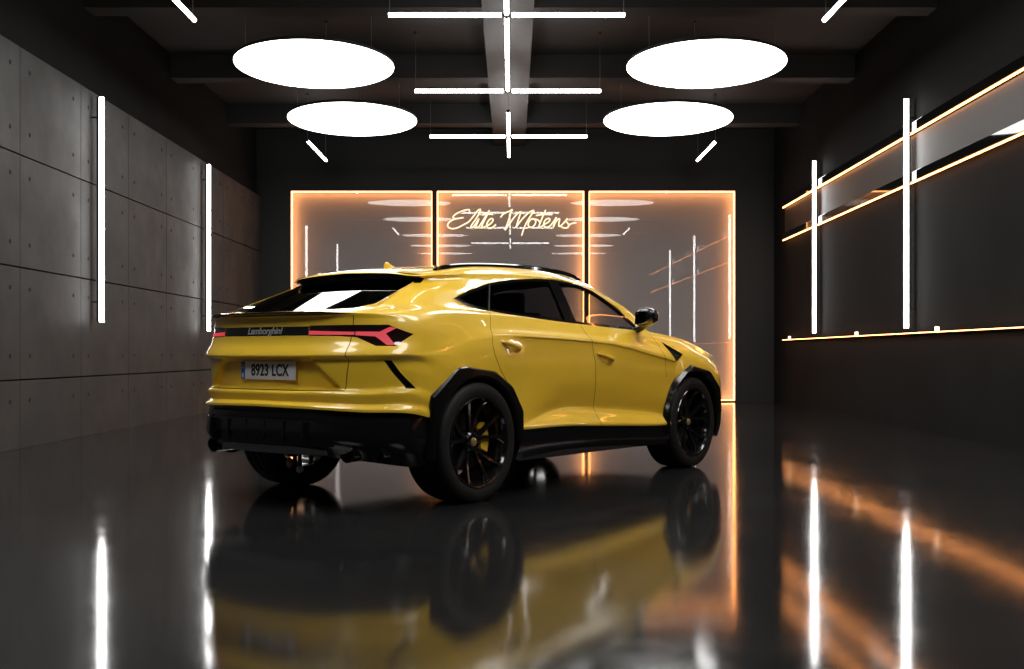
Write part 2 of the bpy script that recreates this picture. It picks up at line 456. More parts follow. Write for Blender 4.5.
motors = [A_([(828, 238), (860, 195), (915, 165), (985, 142)]) + B_([(80, 122), (78, 150), (50, 245), (20, 330), (0, 385)])] + [B_(L) for L in (
    [(0, 385), (60, 300), (130, 205), (180, 158), (200, 160), (175, 240), (140, 350)],
    [(140, 350), (210, 255), (290, 175), (345, 138), (366, 140), (330, 200), (270, 300), (235, 385), (213, 455)],
    [(385, 255), (345, 240), (305, 280), (300, 330), (340, 350), (385, 310), (392, 265), (375, 245), (420, 255), (450, 290)],
    [(520, 128), (490, 195), (455, 280), (435, 335), (455, 348), (490, 318)], [(395, 198), (500, 185), (605, 186)],
    [(490, 318), (550, 285), (575, 250), (550, 235), (510, 265), (495, 320), (525, 350), (570, 335), (605, 300)],
    [(605, 300), (640, 250), (655, 222), (640, 280), (615, 350), (650, 280), (685, 240), (700, 255), (690, 290), (690, 335), (715, 330)],
    [(715, 330), (760, 285), (798, 238), (785, 275), (815, 315), (805, 350), (765, 358), (720, 345)], [(805, 335), (850, 302), (915, 290)])]
YS = Y1 - .05
t = tag(empty('neon_sign', (W(512, 221, YS)[0], YS, W(512, 221, YS)[2])), 'glowing cream script neon sign on the middle glass', 'sign')
for word in (elite, motors):
    bm = bmesh.new()
    for L in word:
        pts = [Vector(W(px, py, YS)) - t.location for px, py in L]
        tube(bm, crom(pts, 6), .0125, 8)
    obj('neon_word', bm, M['neon'], t, smooth=True)
bm = bmesh.new()
for px, py in ((452, 226), (478, 226), (508, 226), (525, 230), (548, 225), (566, 226)):
    p = Vector(W(px, py, YS)) - t.location
    tube(bm, [p, p + Vector((0, .055, 0))], .006, 6)
obj('standoff', bm, M['lamp_body'], t)

# ================================================================== THE CAR
CARX, CARY, PSI = -1.00966, 8.2947, 0.652969
RZ = PI / 2 - PSI
# ---- body skin: control net of level lines (rear centre -> side -> nose), y is the half width
XS = [-.35, 0, .45, 1, 1.5, 2, 2.5, 3, 3.4]
ROX = [0, .02, .10, .255, .48]; ROY = [0, .335, .60, .81, .95]
FOX = [-.35, -.14, -.03, 0]; FOY = [.915, .70, .37, 0]
def level(rear, ys, zs, front, xs=None):
    xc, w, zc, z4 = rear
    pts = []
    for i in range(5):
        k = [0, .12, .35, .68, 1][i]
        pts.append((xc + ROX[i], ROY[i] * w / .945, zc + (z4 - zc) * k))
    for x, y, z in zip(xs or XS, ys, zs): pts.append((x, y, z))
    if isinstance(front, tuple):
        xf, w, zc, z14 = front
        for i in range(4):
            pts.append((xf + FOX[i], FOY[i] * w / .97, zc + (z14 - zc) * [1, .6, .2, 0][i]))
    else: pts += front
    return pts
LV = [
 level((-.98, .90, .37, .275), [.93, .93, .93, .92, .92, .925, .935, .94, .93], [.30, .27, .25, .25, .25, .24, .23, .24, .24], (3.96, .95, .22, .24)),
 level((-1.085, .945, .50, .48), [.965, .965, .965, .955, .955, .957, .962, .97, .955], [.42, .38, .36, .36, .35, .33, .31, .33, .36], (3.99, .97, .33, .36)),
 level((-1.055, .935, .652, .62), [.97, .97, .966, .958, .957, .958, .965, .972, .958], [.563, .493, .458, .452, .432, .407, .388, .413, .473], (4.0, .97, .44, .47)),
 level((-1.085, .955, .66, .618), [.985, .985, .975, .97, .97, .97, .975, .98, .965], [.555, .50, .465, .46, .44, .415, .395, .42, .48], (4.0, .97, .45, .50)),
 level((-1.086, .956, .675, .636), [.988, .988, .978, .974, .973, .973, .978, .98, .966], [.588, .518, .478, .472, .452, .428, .408, .435, .498], (4.0, .97, .46, .515)),
 level((-1.050, .948, .697, .675), [.987, .987, .973, .968, .966, .966, .969, .977, .966], [.62, .56, .495, .50, .48, .455, .43, .46, .53], (4.0, .97, .50, .55)),
 level((-1.064, .952, .747, .738), [.988, .988, .966, .934, .932, .933, .948, .975, .968], [.66, .62, .515, .578, .555, .53, .49, .52, .58], (4.005, .97, .55, .60)),
 level((-1.060, .951, .757, .75), [.988, .988, .965, .927, .924, .926, .942, .975, .968], [.68, .64, .54, .60, .577, .552, .512, .54, .60], (4.005, .97, .57, .62)),
 level((-1.030, .949, .774, .785), [.99, .99, .967, .925, .921, .923, .940, .975, .966], [.72, .70, .64, .66, .65, .63, .60, .62, .66], (4.005, .965, .62, .66)),
 level((-1.036, .95, .88, .87), [.99, .993, .976, .945, .940, .940, .950, .975, .962], [.80, .80, .80, .80, .79, .77, .74, .75, .77], (4.0, .96, .70, .76)),
 level((-1.040, .945, .962, .95), [.99, .996, .984, .955, .950, .948, .955, .972, .952], [.90, .91, .92, .92, .91, .885, .84, .86, .86], (3.99, .945, .76, .83)),
 level((-1.079, .953, .985, .99), [.985, .992, .981, .944, .940, .939, .946, .966, .944], [.98, 1.0, 1.01, 1.0, .99, .95, .895, .91, .90], (3.975, .93, .80, .88)),
 level((-1.076, .95, .997, 1.005), [.972, .978, .967, .938, .935, .935, .941, .953, .925], [1.03, 1.085, 1.10, 1.087, 1.066, 1.020, .950, .96, .935], (3.96, .915, .83, .91)),
 level((-1.035, .942, 1.085, 1.075), [.962, .970, .965, .949, .946, .946, .952, .945, .915], [1.07, 1.11, 1.12, 1.105, 1.083, 1.038, .966, .98, .955], (3.94, .90, .86, .935)),
 level((-1.02, .93, 1.185, 1.15), [.945, .945, .930, .907, .904, .905, .908, .905, .87], [1.15, 1.17, 1.175, 1.165, 1.145, 1.115, 1.06, 1.05, 1.01], [(3.65, .82, .975), (3.80, .63, .94), (3.88, .33, .91), (3.90, 0, .90)]),
 level((-1.03, .905, 1.232, 1.215), [.920, .915, .895, .868, .862, .86, .855, .85, .82], [1.225, 1.245, 1.245, 1.23, 1.21, 1.185, 1.155, 1.115, 1.055], [(3.64, .765, 1.0), (3.76, .57, .965), (3.83, .30, .945), (3.85, 0, .94)]),
 level((-1.065, .87, 1.25, 1.252), [.90, .90, .882, .86, .855, .845, .825, .80, .77], [1.262, 1.275, 1.268, 1.248, 1.227, 1.202, 1.178, 1.142, 1.078], [(3.58, .70, 1.03), (3.69, .52, 1.0), (3.76, .27, .985), (3.78, 0, .985)]),
 # glass foot / cowl
 [(-.86, 0, 1.285), (-.84, .30, 1.288), (-.79, .53, 1.293), (-.61, .675, 1.312), (-.42, .785, 1.32), (-.22, .84, 1.315), (0, .862, 1.302), (.45, .86, 1.285), (1, .85, 1.262), (1.5, .845, 1.24), (2.0, .83, 1.218), (2.50, .80, 1.196),
  (2.70, .71, 1.172), (2.80, .59, 1.158), (2.85, .45, 1.15), (2.89, .30, 1.145), (2.91, .15, 1.141), (2.92, 0, 1.14)],
 [(-.53, 0, 1.405), (-.52, .28, 1.406), (-.49, .49, 1.407), (-.37, .63, 1.412), (-.20, .735, 1.42), (-.02, .785, 1.42), (.15, .797, 1.42), (.5, .794, 1.42), (1.02, .784, 1.41), (1.5, .770, 1.395), (1.97, .758, 1.377), (2.30, .735, 1.362),
  (2.43, .665, 1.354), (2.52, .54, 1.349), (2.57, .42, 1.346), (2.60, .28, 1.344), (2.62, .14, 1.342), (2.63, 0, 1.342)],
 [(-.19, 0, 1.530), (-.19, .25, 1.527), (-.18, .45, 1.518), (-.15, .585, 1.508), (0, .655, 1.518), (.15, .705, 1.524), (.35, .722, 1.537), (.65, .722, 1.547), (1.05, .715, 1.550), (1.4, .70, 1.545), (1.7, .672, 1.53), (1.94, .65, 1.512),
  (2.02, .58, 1.54), (2.06, .47, 1.566), (2.08, .37, 1.582), (2.10, .25, 1.593), (2.11, .12, 1.599), (2.11, 0, 1.601)],
 [(-.27, 0, 1.560), (-.27, .25, 1.553), (-.255, .46, 1.540), (-.20, .60, 1.522), (-.03, .655, 1.538), (.13, .695, 1.552), (.34, .709, 1.567), (.65, .708, 1.580), (1.05, .697, 1.586), (1.4, .68, 1.581), (1.69, .648, 1.563), (1.90, .62, 1.548),
  (1.95, .56, 1.572), (1.98, .46, 1.592), (2.0, .36, 1.604), (2.01, .25, 1.613), (2.02, .12, 1.618), (2.02, 0, 1.62)],
 [(-.245, 0, 1.578), (-.24, .24, 1.572), (-.215, .44, 1.560), (-.14, .56, 1.550), (.02, .61, 1.572), (.17, .635, 1.594), (.37, .645, 1.614), (.67, .645, 1.630), (1.05, .635, 1.636), (1.38, .615, 1.630), (1.64, .58, 1.598), (1.78, .55, 1.580),
  (1.82, .50, 1.595), (1.84, .42, 1.610), (1.85, .33, 1.620), (1.86, .22, 1.627), (1.86, .11, 1.631), (1.86, 0, 1.632)],
 [(-.05, 0, 1.605), (-.04, .18, 1.602), (-.01, .30, 1.598), (.05, .37, 1.598), (.17, .41, 1.608), (.30, .42, 1.618), (.45, .425, 1.628), (.72, .425, 1.640), (1.05, .42, 1.645), (1.34, .41, 1.642), (1.56, .39, 1.630), (1.68, .37, 1.622),
  (1.72, .33, 1.627), (1.73, .28, 1.633), (1.74, .22, 1.637), (1.75, .15, 1.640), (1.75, .07, 1.642), (1.75, 0, 1.643)],
 [(.18, 0, 1.622), (.19, .09, 1.622), (.21, .15, 1.622), (.25, .18, 1.623), (.32, .20, 1.628), (.42, .21, 1.634), (.55, .212, 1.640), (.78, .212, 1.649), (1.05, .21, 1.653), (1.30, .205, 1.650), (1.48, .195, 1.644), (1.57, .185, 1.641),
  (1.60, .165, 1.643), (1.61, .14, 1.645), (1.62, .11, 1.646), (1.62, .075, 1.647), (1.62, .035, 1.648), (1.62, 0, 1.648)],
 [(.42, 0, 1.634), (.43, 0, 1.634), (.44, 0, 1.634), (.46, 0, 1.635), (.50, 0, 1.637), (.56, 0, 1.640), (.66, 0, 1.645), (.83, 0, 1.652), (1.05, 0, 1.655), (1.26, 0, 1.653), (1.40, 0, 1.649), (1.46, 0, 1.647),
  (1.47, 0, 1.646), (1.475, 0, 1.646), (1.48, 0, 1.646), (1.485, 0, 1.646), (1.49, 0, 1.646), (1.49, 0, 1.646)],
]
for j, dz in ((22, .014), (23, .014), (24, .014)):
    LV[j] = [(x, y, z + dz * max(0, min(1, (x + .05) / .5)) * max(0, min(1, (1.8 - x) / .35 + .2))) for x, y, z in LV[j]]
NET = np.array(LV)                                   # levels x stations x 3
NSUB = [5, 6, 2, 3, 3, 5, 2, 3, 8, 7, 4, 3, 6, 7, 5, 3, 4, 8, 8, 4, 4, 6, 8, 7]

def cubic_u(P, s, so):
    """natural cubic through P (n,k) at knots s, sampled at so"""
    n = len(s); h = np.diff(s); A = np.zeros((n, n)); R = np.zeros((n, P.shape[1]))
    A[0, 0] = A[-1, -1] = 1
    for i in range(1, n - 1):
        A[i, i - 1] = h[i - 1]; A[i, i] = 2 * (h[i - 1] + h[i]); A[i, i + 1] = h[i]
        R[i] = 6 * ((P[i + 1] - P[i]) / h[i] - (P[i] - P[i - 1]) / h[i - 1])
    Mm = np.linalg.solve(A, R)
    k = np.clip(np.searchsorted(s, so, side='right') - 1, 0, n - 2)
    a = (s[k + 1] - so)[:, None]; b = (so - s[k])[:, None]; hk = h[k][:, None]
    return (Mm[k] * a ** 3 + Mm[k + 1] * b ** 3) / (6 * hk) + (P[k] / hk - Mm[k] * hk / 6) * a + (P[k + 1] / hk - Mm[k + 1] * hk / 6) * b

def pchip_v(P, nsub):
    """P (levels, cols, 3): monotone cubic along levels, per column chord length"""
    t = np.zeros(P.shape[:2]); d = np.linalg.norm(np.diff(P, axis=0), axis=2) + 1e-4
    t[1:] = np.cumsum(d, axis=0)
    h = d[:, :, None]; dl = np.diff(P, axis=0) / h
    m = np.zeros_like(P)
    w1 = 2 * h[1:] + h[:-1]; w2 = h[1:] + 2 * h[:-1]
    prod = dl[1:] * dl[:-1]
    with np.errstate(divide='ignore', invalid='ignore'):
        hm = (w1 + w2) / (w1 / dl[:-1] + w2 / dl[1:])
    m[1:-1] = np.where(prod > 0, hm, 0.0)
    m[0] = dl[0]; m[-1] = dl[-1]
    out = []; lev = []
    for j in range(P.shape[0] - 1):
        for k in range(nsub[j]):
            q = k / nsub[j]
            h00 = 2 * q ** 3 - 3 * q ** 2 + 1; h10 = q ** 3 - 2 * q ** 2 + q; h01 = -2 * q ** 3 + 3 * q ** 2; h11 = q ** 3 - q ** 2
            out.append(h00 * P[j] + h10 * h[j] * m[j] + h01 * P[j + 1] + h11 * h[j] * m[j + 1]); lev.append(j + q)
    out.append(P[-1]); lev.append(P.shape[0] - 1.0)
    return np.array(out), lev

ref = NET[9]
sk = np.concatenate([[0], np.cumsum(np.linalg.norm(np.diff(ref, axis=0), axis=1))])
US = []
for i in range(len(sk) - 1):
    step = .014 if i < 5 else (.022 if i < 12 else .03)
    n = max(2, int(math.ceil((sk[i + 1] - sk[i]) / step)))
    US += list(np.linspace(sk[i], sk[i + 1], n, endpoint=False))
US = np.array(US + [sk[-1]])
GU = np.stack([cubic_u(NET[j], sk, US) for j in range(len(NET))])   # levels x cols x 3
msk = np.array([[min(1, max(0, (p[0] - .15) / .3)) * min(1, max(0, (2.75 - p[0]) / .3)) for p in ref_] for ref_ in GU])
for it in range(120):                                   # fair the door surfaces lengthwise
    sm = GU.copy(); sm[:, 1:-1] = .5 * GU[:, 1:-1] + .25 * (GU[:, :-2] + GU[:, 2:])
    for j in range(8, 18): GU[j, :, 1] += (sm[j, :, 1] - GU[j, :, 1]) * msk[j]
for i in range(GU.shape[1]):                             # straight raised sill ridge between the wheels
    x = GU[6, i, 0]; y3, z3 = GU[4, i, 1], GU[4, i, 2]
    if .35 < x < 2.68 and GU[6, i, 1] > .8:
        k = min(1, (x - .35) / .12) * min(1, (2.68 - x) / .10)
        z6 = float(np.interp(x, [.45, .70, .88, .98, 1.08, 1.2, 1.5, 2.0, 2.6], [.475, .526, .561, .575, .581, .580, .567, .533, .478]))
        y6 = .974 - .66 * max(0, z6 - z3 - .012)
        for j, (yy_, zz_) in {5: (y3 + (y6 - y3) * .3 + .002, z3 + (z6 - z3) * .3), 6: (y6, z6), 7: (y6 - .004, z6 + .011), 8: (min(GU[8, i, 1], y6 + .010), max(GU[8, i, 2], z6 + .065))}.items():
            GU[j, i, 1] += (yy_ - GU[j, i, 1]) * k; GU[j, i, 2] += (zz_ - GU[j, i, 2]) * k
for i in range(GU.shape[1]):                             # straight shoulder crease falling towards the fender vent
    x = GU[13, i, 0]
    if .25 < x < 2.85 and GU[13, i, 1] > .8:
        k = min(1, (x - .25) / .45) * min(1, (2.85 - x) / .15); k = k * k * (3 - 2 * k)
        z13 = float(np.interp(x, [.2, .55, 1.0, 1.4, 1.7, 2.0, 2.74, 2.9], [1.121, 1.120, 1.108, 1.094, 1.077, 1.043, .930, .910]))
        y13 = float(np.interp(x, [.2, .5, 1.0, 1.5, 2.0, 2.5, 2.9], [.968, .960, .949, .946, .946, .951, .952]))
        for j, (yy_, zz_) in {13: (y13, z13), 12: (y13 - .007, z13 - .014), 11: (y13 - .008, min(GU[11, i, 2], z13 - .06)),
                              10: (y13 - .006, min(GU[10, i, 2], z13 - .11)), 9: (y13 - .009, GU[9, i, 2])}.items():
            GU[j, i, 1] += (yy_ - GU[j, i, 1]) * k; GU[j, i, 2] += (zz_ - GU[j, i, 2]) * k
GU[:, 0, 1] = 0; GU[:, -1, 1] = 0; GU[-1, :, 1] = 0
G, LEVS = pchip_v(GU, NSUB)
G[:, :, 1] = np.maximum(G[:, :, 1], 0)
# licence plate recess pressed into the tailgate
def sstep(x): x = np.clip(x, 0, 1); return x * x * (3 - 2 * x)
zz = G[:, :, 2]; yy = G[:, :, 1]; xx = G[:, :, 0]
hw = .425 + (.985 - zz) / .205 * .21
G[:, :, 0] += np.where((xx < -.5), .05 * sstep((hw - yy) / .055) * sstep((zz - .768) / .02) * sstep((.984 - zz) / .035), 0)

NV, NU = G.shape[:2]
body = bmesh.new()
TAG = body.faces.layers.int.new('tag'); LVL = body.faces.layers.float.new('lev')
vg = [[None] * NU for _ in range(NV)]
for j in range(NV):
    for i in range(NU):
        vg[j][i] = body.verts.new(G[j, i])
T_BODY, T_LOW, T_GAP, T_DLO, T_FD, T_RD, T_FWIN, T_RWIN, T_QWIN, T_REARG, T_WSH, T_LAMP, T_RED, T_SLIT, T_TAIL, T_HOOD, T_CUT, T_LIP, T_VENT, T_BAND, T_GRILLE, T_ROOFB = range(22)
for j in range(NV - 1):
    for i in range(NU - 1):
        q = [vg[j][i], vg[j][i + 1], vg[j + 1][i + 1], vg[j + 1][i]]
        f = body.faces.new(q[::-1])
        f[LVL] = (LEVS[j] + LEVS[j + 1]) / 2
        f[TAG] = T_LOW if LEVS[j] < 2.999 else T_BODY
bmesh.ops.remove_doubles(body, verts=body.verts[:], dist=2e-4)
for f in [f for f in body.faces if f.calc_area() < 1e-9]: body.faces.remove(f)
body.normal_update()

# ---- knife work
AX = {'side': (0, 2), 'rear': (1, 2), 'top': (0, 1)}
def inpoly(p, poly):
    x, y = p; c = False; n = len(poly); j = n - 1
    for i in range(n):
        xi, yi = poly[i]; xj, yj = poly[j]
        if (yi > y) != (yj > y) and x < (xj - xi) * (y - yi) / (yj - yi) + xi: c = not c
        j = i
    return c
REG = {'side': lambda c, n: c.y > .45 and abs(n.y) > .25, 'rear': lambda c, n: c.x < .15 and n.x < -.08, 'any': lambda c, n: True}
def knife(poly, view, tag_, only=None, region=None, keep=None):
    a, b = AX[view]; reg = region or REG[view]
    m = .03
    bx0 = min(p[0] for p in poly) - m; bx1 = max(p[0] for p in poly) + m
    by0 = min(p[1] for p in poly) - m; by1 = max(p[1] for p in poly) + m
    def cand():
        out = []
        for f in body.faces:
            if only is not None and f[TAG] not in only: continue
            c = f.calc_center_median()
            if bx0 < c[a] < bx1 and by0 < c[b] < by1 and reg(c, f.normal): out.append(f)
        return out
    n = len(poly)
    for i in range(n):
        p, q = poly[i], poly[(i + 1) % n]
        dx, dy = q[0] - p[0], q[1] - p[1]
        L = math.hypot(dx, dy)
        if L < 1e-6: continue
        x0, x1 = min(p[0], q[0]) - 1e-4, max(p[0], q[0]) + 1e-4
        y0, y1 = min(p[1], q[1]) - 1e-4, max(p[1], q[1]) + 1e-4
        no = [0, 0, 0]; no[a] = -dy / L; no[b] = dx / L
        co = [0, 0, 0]; co[a] = p[0]; co[b] = p[1]
        fs = []
        for f in cand():
            us = [v.co[a] for v in f.verts]; vs_ = [v.co[b] for v in f.verts]
            if max(us) < x0 or min(us) > x1 or max(vs_) < y0 or min(vs_) > y1: continue
            ds = [(u - p[0]) * no[a] + (w - p[1]) * no[b] for u, w in zip(us, vs_)]
            if min(ds) < -1e-5 and max(ds) > 1e-5: fs.append(f)
        if fs:
            ge = set(fs)
            for f in fs: ge.update(f.edges); ge.update(f.verts)
            bmesh.ops.bisect_plane(body, geom=list(ge), dist=1e-5, plane_co=co, plane_no=no)
    for f in cand():
        c = f.calc_center_median()
        if inpoly((c[a], c[b]), poly): f[TAG] = tag_
def line(pts, w, view, tag_, only=None, region=None):
    for p, q in zip(pts[:-1], pts[1:]):
        dx, dy = q[0] - p[0], q[1] - p[1]; L = math.hypot(dx, dy); nx, ny = -dy / L * w / 2, dx / L * w / 2
        ex, ey = dx / L * w * .3, dy / L * w * .3
        knife([(p[0] + nx - ex, p[1] + ny - ey), (q[0] + nx + ex, q[1] + ny + ey), (q[0] - nx + ex, q[1] - ny + ey), (p[0] - nx - ex, p[1] - ny - ey)], view, tag_, only, region)
#KNIFE_BEGIN
# ---- windows
def clip(poly, p, q):
    """keep the part of poly left of p->q"""
    out = []; n = len(poly)
    sd = lambda r: (q[0] - p[0]) * (r[1] - p[1]) - (q[1] - p[1]) * (r[0] - p[0])
    for i in range(n):
        a, b = poly[i], poly[(i + 1) % n]; da, db = sd(a), sd(b)
        if da >= 0: out.append(a)
        if (da >= 0) != (db >= 0):
            t = da / (da - db); out.append((a[0] + (b[0] - a[0]) * t, a[1] + (b[1] - a[1]) * t))
    return out
def inset(poly, d):
    n = len(poly); ar = sum(poly[i][0] * poly[(i + 1) % n][1] - poly[(i + 1) % n][0] * poly[i][1] for i in range(n))
    sg = 1 if ar > 0 else -1; out = []
    for i in range(n):
        p0, p1, p2 = Vector(poly[i - 1]), Vector(poly[i]), Vector(poly[(i + 1) % n])
        e1 = (p1 - p0).normalized(); e2 = (p2 - p1).normalized()
        n1 = Vector((-e1.y, e1.x)) * sg; n2 = Vector((-e2.y, e2.x)) * sg
        b = (n1 + n2); b = b / max(.35, b.length_squared / 2) 
        out.append(tuple(p1 + b * d))
    return out
DLO = [(-.064, 1.37), (.05, 1.322), (.205, 1.299), (.549, 1.273), (1.06, 1.242), (1.44, 1.224), (2.206, 1.193), (2.37, 1.196), (2.25, 1.285), (2.12, 1.372), (1.98, 1.448), (1.84, 1.507),
       (1.66, 1.547), (1.5, 1.562), (1.25, 1.569), (1.0, 1.562), (.72, 1.541), (.55, 1.520), (.384, 1.493), (.15, 1.435)]
RA = [(-.48, .40), (-.48, .72), (-.23, .91), (-.14, .922), (.18, .88), (.38, .77), (.50, .60), (.505, .20), (-.48, .20)]
FA = [(2.59, .20), (2.59, .44), (2.62, .60), (2.82, .84), (2.97, .90), (3.28, .85), (3.47, .70), (3.51, .45), (3.51, .20)]
RYR = lambda c, n: c.y > .6 and c.x < 1
for arch in (RA, FA):
    knife([(x + (.015 if x < sum(p[0] for p in arch) / len(arch) else -.015), z - .015) for x, z in arch], 'side', T_CUT, region=lambda c, n: c.y > .62)
knife(DLO, 'side', T_DLO, only=[T_BODY])
inn = inset(DLO, .02)
B1 = ((1.19, 1.60), (1.225, 1.20)); B2 = ((1.335, 1.60), (1.372, 1.20)); C1 = ((.47, 1.60), (.262, 1.26)); C2 = ((.485, 1.60), (.277, 1.26))
q = clip(inn, C1[1], C1[0]); knife(q, 'side', T_QWIN, only=[T_DLO])
q = clip(clip(inn, C2[0], C2[1]), B1[1], B1[0]); knife(q, 'side', T_RWIN, only=[T_DLO])
q = clip(inn, B2[0], B2[1]); knife(q, 'side', T_FWIN, only=[T_DLO])
knife([(-.2, 1.272), (.30, 1.276), (.50, 1.284), (.61, 1.292), (.668, 1.304), (.60, 1.455), (.572, 1.506), (.40, 1.520), (-.2, 1.532)], 'rear', T_REARG, only=[T_BODY], region=lambda c, n: c.x < .05 and c.z > 1.26 and n.x < .1)
for f in body.faces:
    c = f.calc_center_median()
    if f[TAG] == T_BODY and 18.6 < f[LVL] < 20.0 and c.x < -.02 - max(0, c.y - .58) * 4: f[TAG] = T_ROOFB
knife([(-.2, 1.14), (.68, 1.172), (.60, 1.362), (.525, 1.552), (.35, 1.58), (-.2, 1.602)], 'rear', T_WSH, only=[T_BODY], region=lambda c, n: c.x > 1.9 and n.x > .15 and c.z > 1.13)
# ---- rear details
knife([(-.2, 1.112), (.412, 1.112), (.412, 1.170), (-.2, 1.172)], 'rear', T_BAND, only=[T_BODY])
knife([(.414, 1.175), (.838, 1.180), (.93, 1.122), (.889, 1.046), (.811, 1.046), (.71, 1.100), (.613, 1.108), (.414, 1.110)], 'rear', T_LAMP, only=[T_BODY])
knife([(.416, 1.118), (.693, 1.116), (.693, 1.134), (.416, 1.142)], 'rear', T_RED, only=[T_LAMP])
knife([(.699, 1.114), (.795, 1.106), (.855, 1.052), (.884, 1.054), (.835, 1.124), (.872, 1.160), (.845, 1.165), (.808, 1.135), (.699, 1.136)], 'rear', T_RED, only=[T_LAMP])
knife([(.838, .956), (.868, .956), (.946, .778), (.920, .775)], 'rear', T_SLIT, only=[T_BODY], region=lambda c, n: c.x < -.4)
knife([(-.2, .766), (.652, .766), (.682, .996), (.682, 1.30), (-.2, 1.30)], 'rear', T_TAIL, only=[T_BODY], region=lambda c, n: c.x < -.62)
line([(.652, .764), (.682, .996), (.682, 1.235)], .0045, 'rear', T_GAP, only=[T_BODY, T_TAIL], region=lambda c, n: c.x < -.62)
line([(-.1, .766), (.652, .766)], .005, 'rear', T_GAP, only=[T_BODY, T_TAIL], region=lambda c, n: c.x < -.62)
# ---- side details
RDP = [(.262, 1.33), (.181, 1.159), (.158, 1.065), (.174, .988), (.243, .88), (.36, .77), (.485, .60), (.49, .40), (1.0, .40), (1.53, .40), (1.526, .567), (1.51, .75), (1.494, .94), (1.40, 1.235), (1.30, 1.235)]
FDP = [(1.40, 1.24), (1.494, .94), (1.51, .75), (1.526, .567), (1.53, .36), (2.62, .33), (2.64, .60), (2.585, .80), (2.57, .93), (2.52, 1.08), (2.42, 1.20)]
knife(RDP, 'side', T_RD, only=[T_BODY]); knife(FDP, 'side', T_FD, only=[T_BODY])
line([(.262, 1.305), (.181, 1.159), (.158, 1.065), (.174, .988), (.243, .88), (.36, .77)], .005, 'side', T_GAP, only=[T_BODY, T_RD])
line([(1.404, 1.228), (1.494, .94), (1.51, .75), (1.526, .567), (1.53, .43)], .005, 'side', T_GAP, only=[T_RD, T_FD, T_BODY])
line([(2.44, 1.19), (2.52, 1.08), (2.57, .93), (2.585, .80)], .005, 'side', T_GAP, only=[T_FD, T_BODY])
knife([(2.595, 1.10), (2.875, .992), (2.745, .925)], 'side', T_VENT, only=[T_BODY, T_FD, T_GAP])
CUPS = [(.385, 1.040), (1.645, .957)]
# ---- nose
knife([(-.2, .30), (.55, .30), (.78, .46), (.66, .70), (-.2, .70)], 'rear', T_GRILLE, region=lambda c, n: c.x > 3.4 and n.x > .2)
T_HEAD = 22
knife([(.52, .84), (.80, .93), (.84, .83), (.60, .77)], 'rear', T_HEAD, only=[T_BODY], region=lambda c, n: c.x > 3.2 and n.x > .1)
knife([(2.66, -.2), (2.76, .695), (3.25, .725), (3.52, .66), (3.66, .45), (3.74, -.2)], 'top', T_HOOD, only=[T_BODY], region=lambda c, n: n.z > .4 and c.z > .95)
line([(2.76, .70), (3.25, .73), (3.52, .665), (3.66, .45), (3.74, -.2)], .005, 'top', T_GAP, only=[T_BODY, T_HOOD], region=lambda c, n: n.z > .4 and c.z > .9)
T_SKIRT = 23; T_CUP = 24
for (cx_, cz_) in CUPS: knife([(cx_ + .072 * math.cos(2 * PI * k / 20) , cz_ + .030 * math.sin(2 * PI * k / 20) - .21 * .072 * math.cos(2 * PI * k / 20)) for k in range(20)], 'side', T_CUP, only=[T_RD, T_FD])
for f in body.faces:
    if f[TAG] == T_LOW:
        c = f.calc_center_median()
        if .48 < c.x < 2.65 and c.y > .8: f[TAG] = T_SKIRT
body.normal_update()

# fair the glazing: each glass is one clean low order surface
def fair(tags, dep, a, b, deg, cond=None, blend=1.0):
    vs = {v for f in body.faces if f[TAG] in tags and (cond is None or cond(f)) for v in f.verts}
    P = np.array([v.co[:] for v in vs]); A = P[:, a] - P[:, a].mean(); B = P[:, b] - P[:, b].mean()
    if dep != 1: A = P[:, a]; B = np.abs(P[:, b])
    cols = [A ** i * B ** j for i in range(deg + 1) for j in range(deg + 1 - i) if dep == 1 or j % 2 == 0]
    Mx = np.stack(cols, 1); co = np.linalg.lstsq(Mx, P[:, dep], rcond=None)[0]; fit = Mx @ co
    for v, q in zip(list(vs), fit): v.co[dep] += (q - v.co[dep]) * blend
fair([T_DLO, T_FWIN, T_RWIN, T_QWIN], 1, 0, 2, 3)
fair([T_REARG], 2, 0, 1, 2)
body.normal_update()

car = tag(empty('car', (CARX, CARY, 0), RZ), 'yellow sport utility car with black wheels seen from behind, parked on the dark floor', 'car')

def piece(tags, both=True, side=1, off=0.0, flip=False, cond=None):
    """faces with these tags as a new bmesh; off moves along the normal; both mirrors to the other side"""
    bm = bmesh.new(); mp = {}
    fs = [f for f in body.faces if f[TAG] in tags and (cond is None or cond(f))]
    # averaged normals of the kept vertices (full skin normals keep the shading continuous)
    def add(sgn):
        mp = {}
        for f in fs:
            vs = []
            for v in f.verts:
                if v not in mp:
                    n = v.normal; co = v.co + n * off
                    mp[v] = bm.verts.new((co.x, (max(co.y, 0) if v.co.y < 1e-6 else co.y) * sgn, co.z))
                    if v.co.y < 1e-6: mp[v].co.y = 0
                vs.append(mp[v])
            rev = (sgn < 0) != flip
            try: bm.faces.new(vs[::-1] if rev else vs)
            except ValueError: pass
    if both:
        add(1); add(-1)
        bmesh.ops.remove_doubles(bm, verts=[v for v in bm.verts if abs(v.co.y) < 1e-5], dist=1e-4)
    else: add(side)
    return bm
def rim_in(bm, d):
    """give an open skin piece a folded-in border of depth d"""
    bm.normal_update()
    es = [e for e in bm.edges if e.is_boundary]
    if not es: return bm
    nm = {v: v.normal.copy() for e in es for v in e.verts}
    r = bmesh.ops.extrude_edge_only(bm, edges=es)
    nv = [g for g in r['geom'] if isinstance(g, bmesh.types.BMVert)]
    old = {tuple(round(c, 6) for c in v.co): n for v, n in nm.items()}
    for v in nv:
        n = old.get(tuple(round(c, 6) for c in v.co))
        if n is not None: v.co -= n * d
    return bm
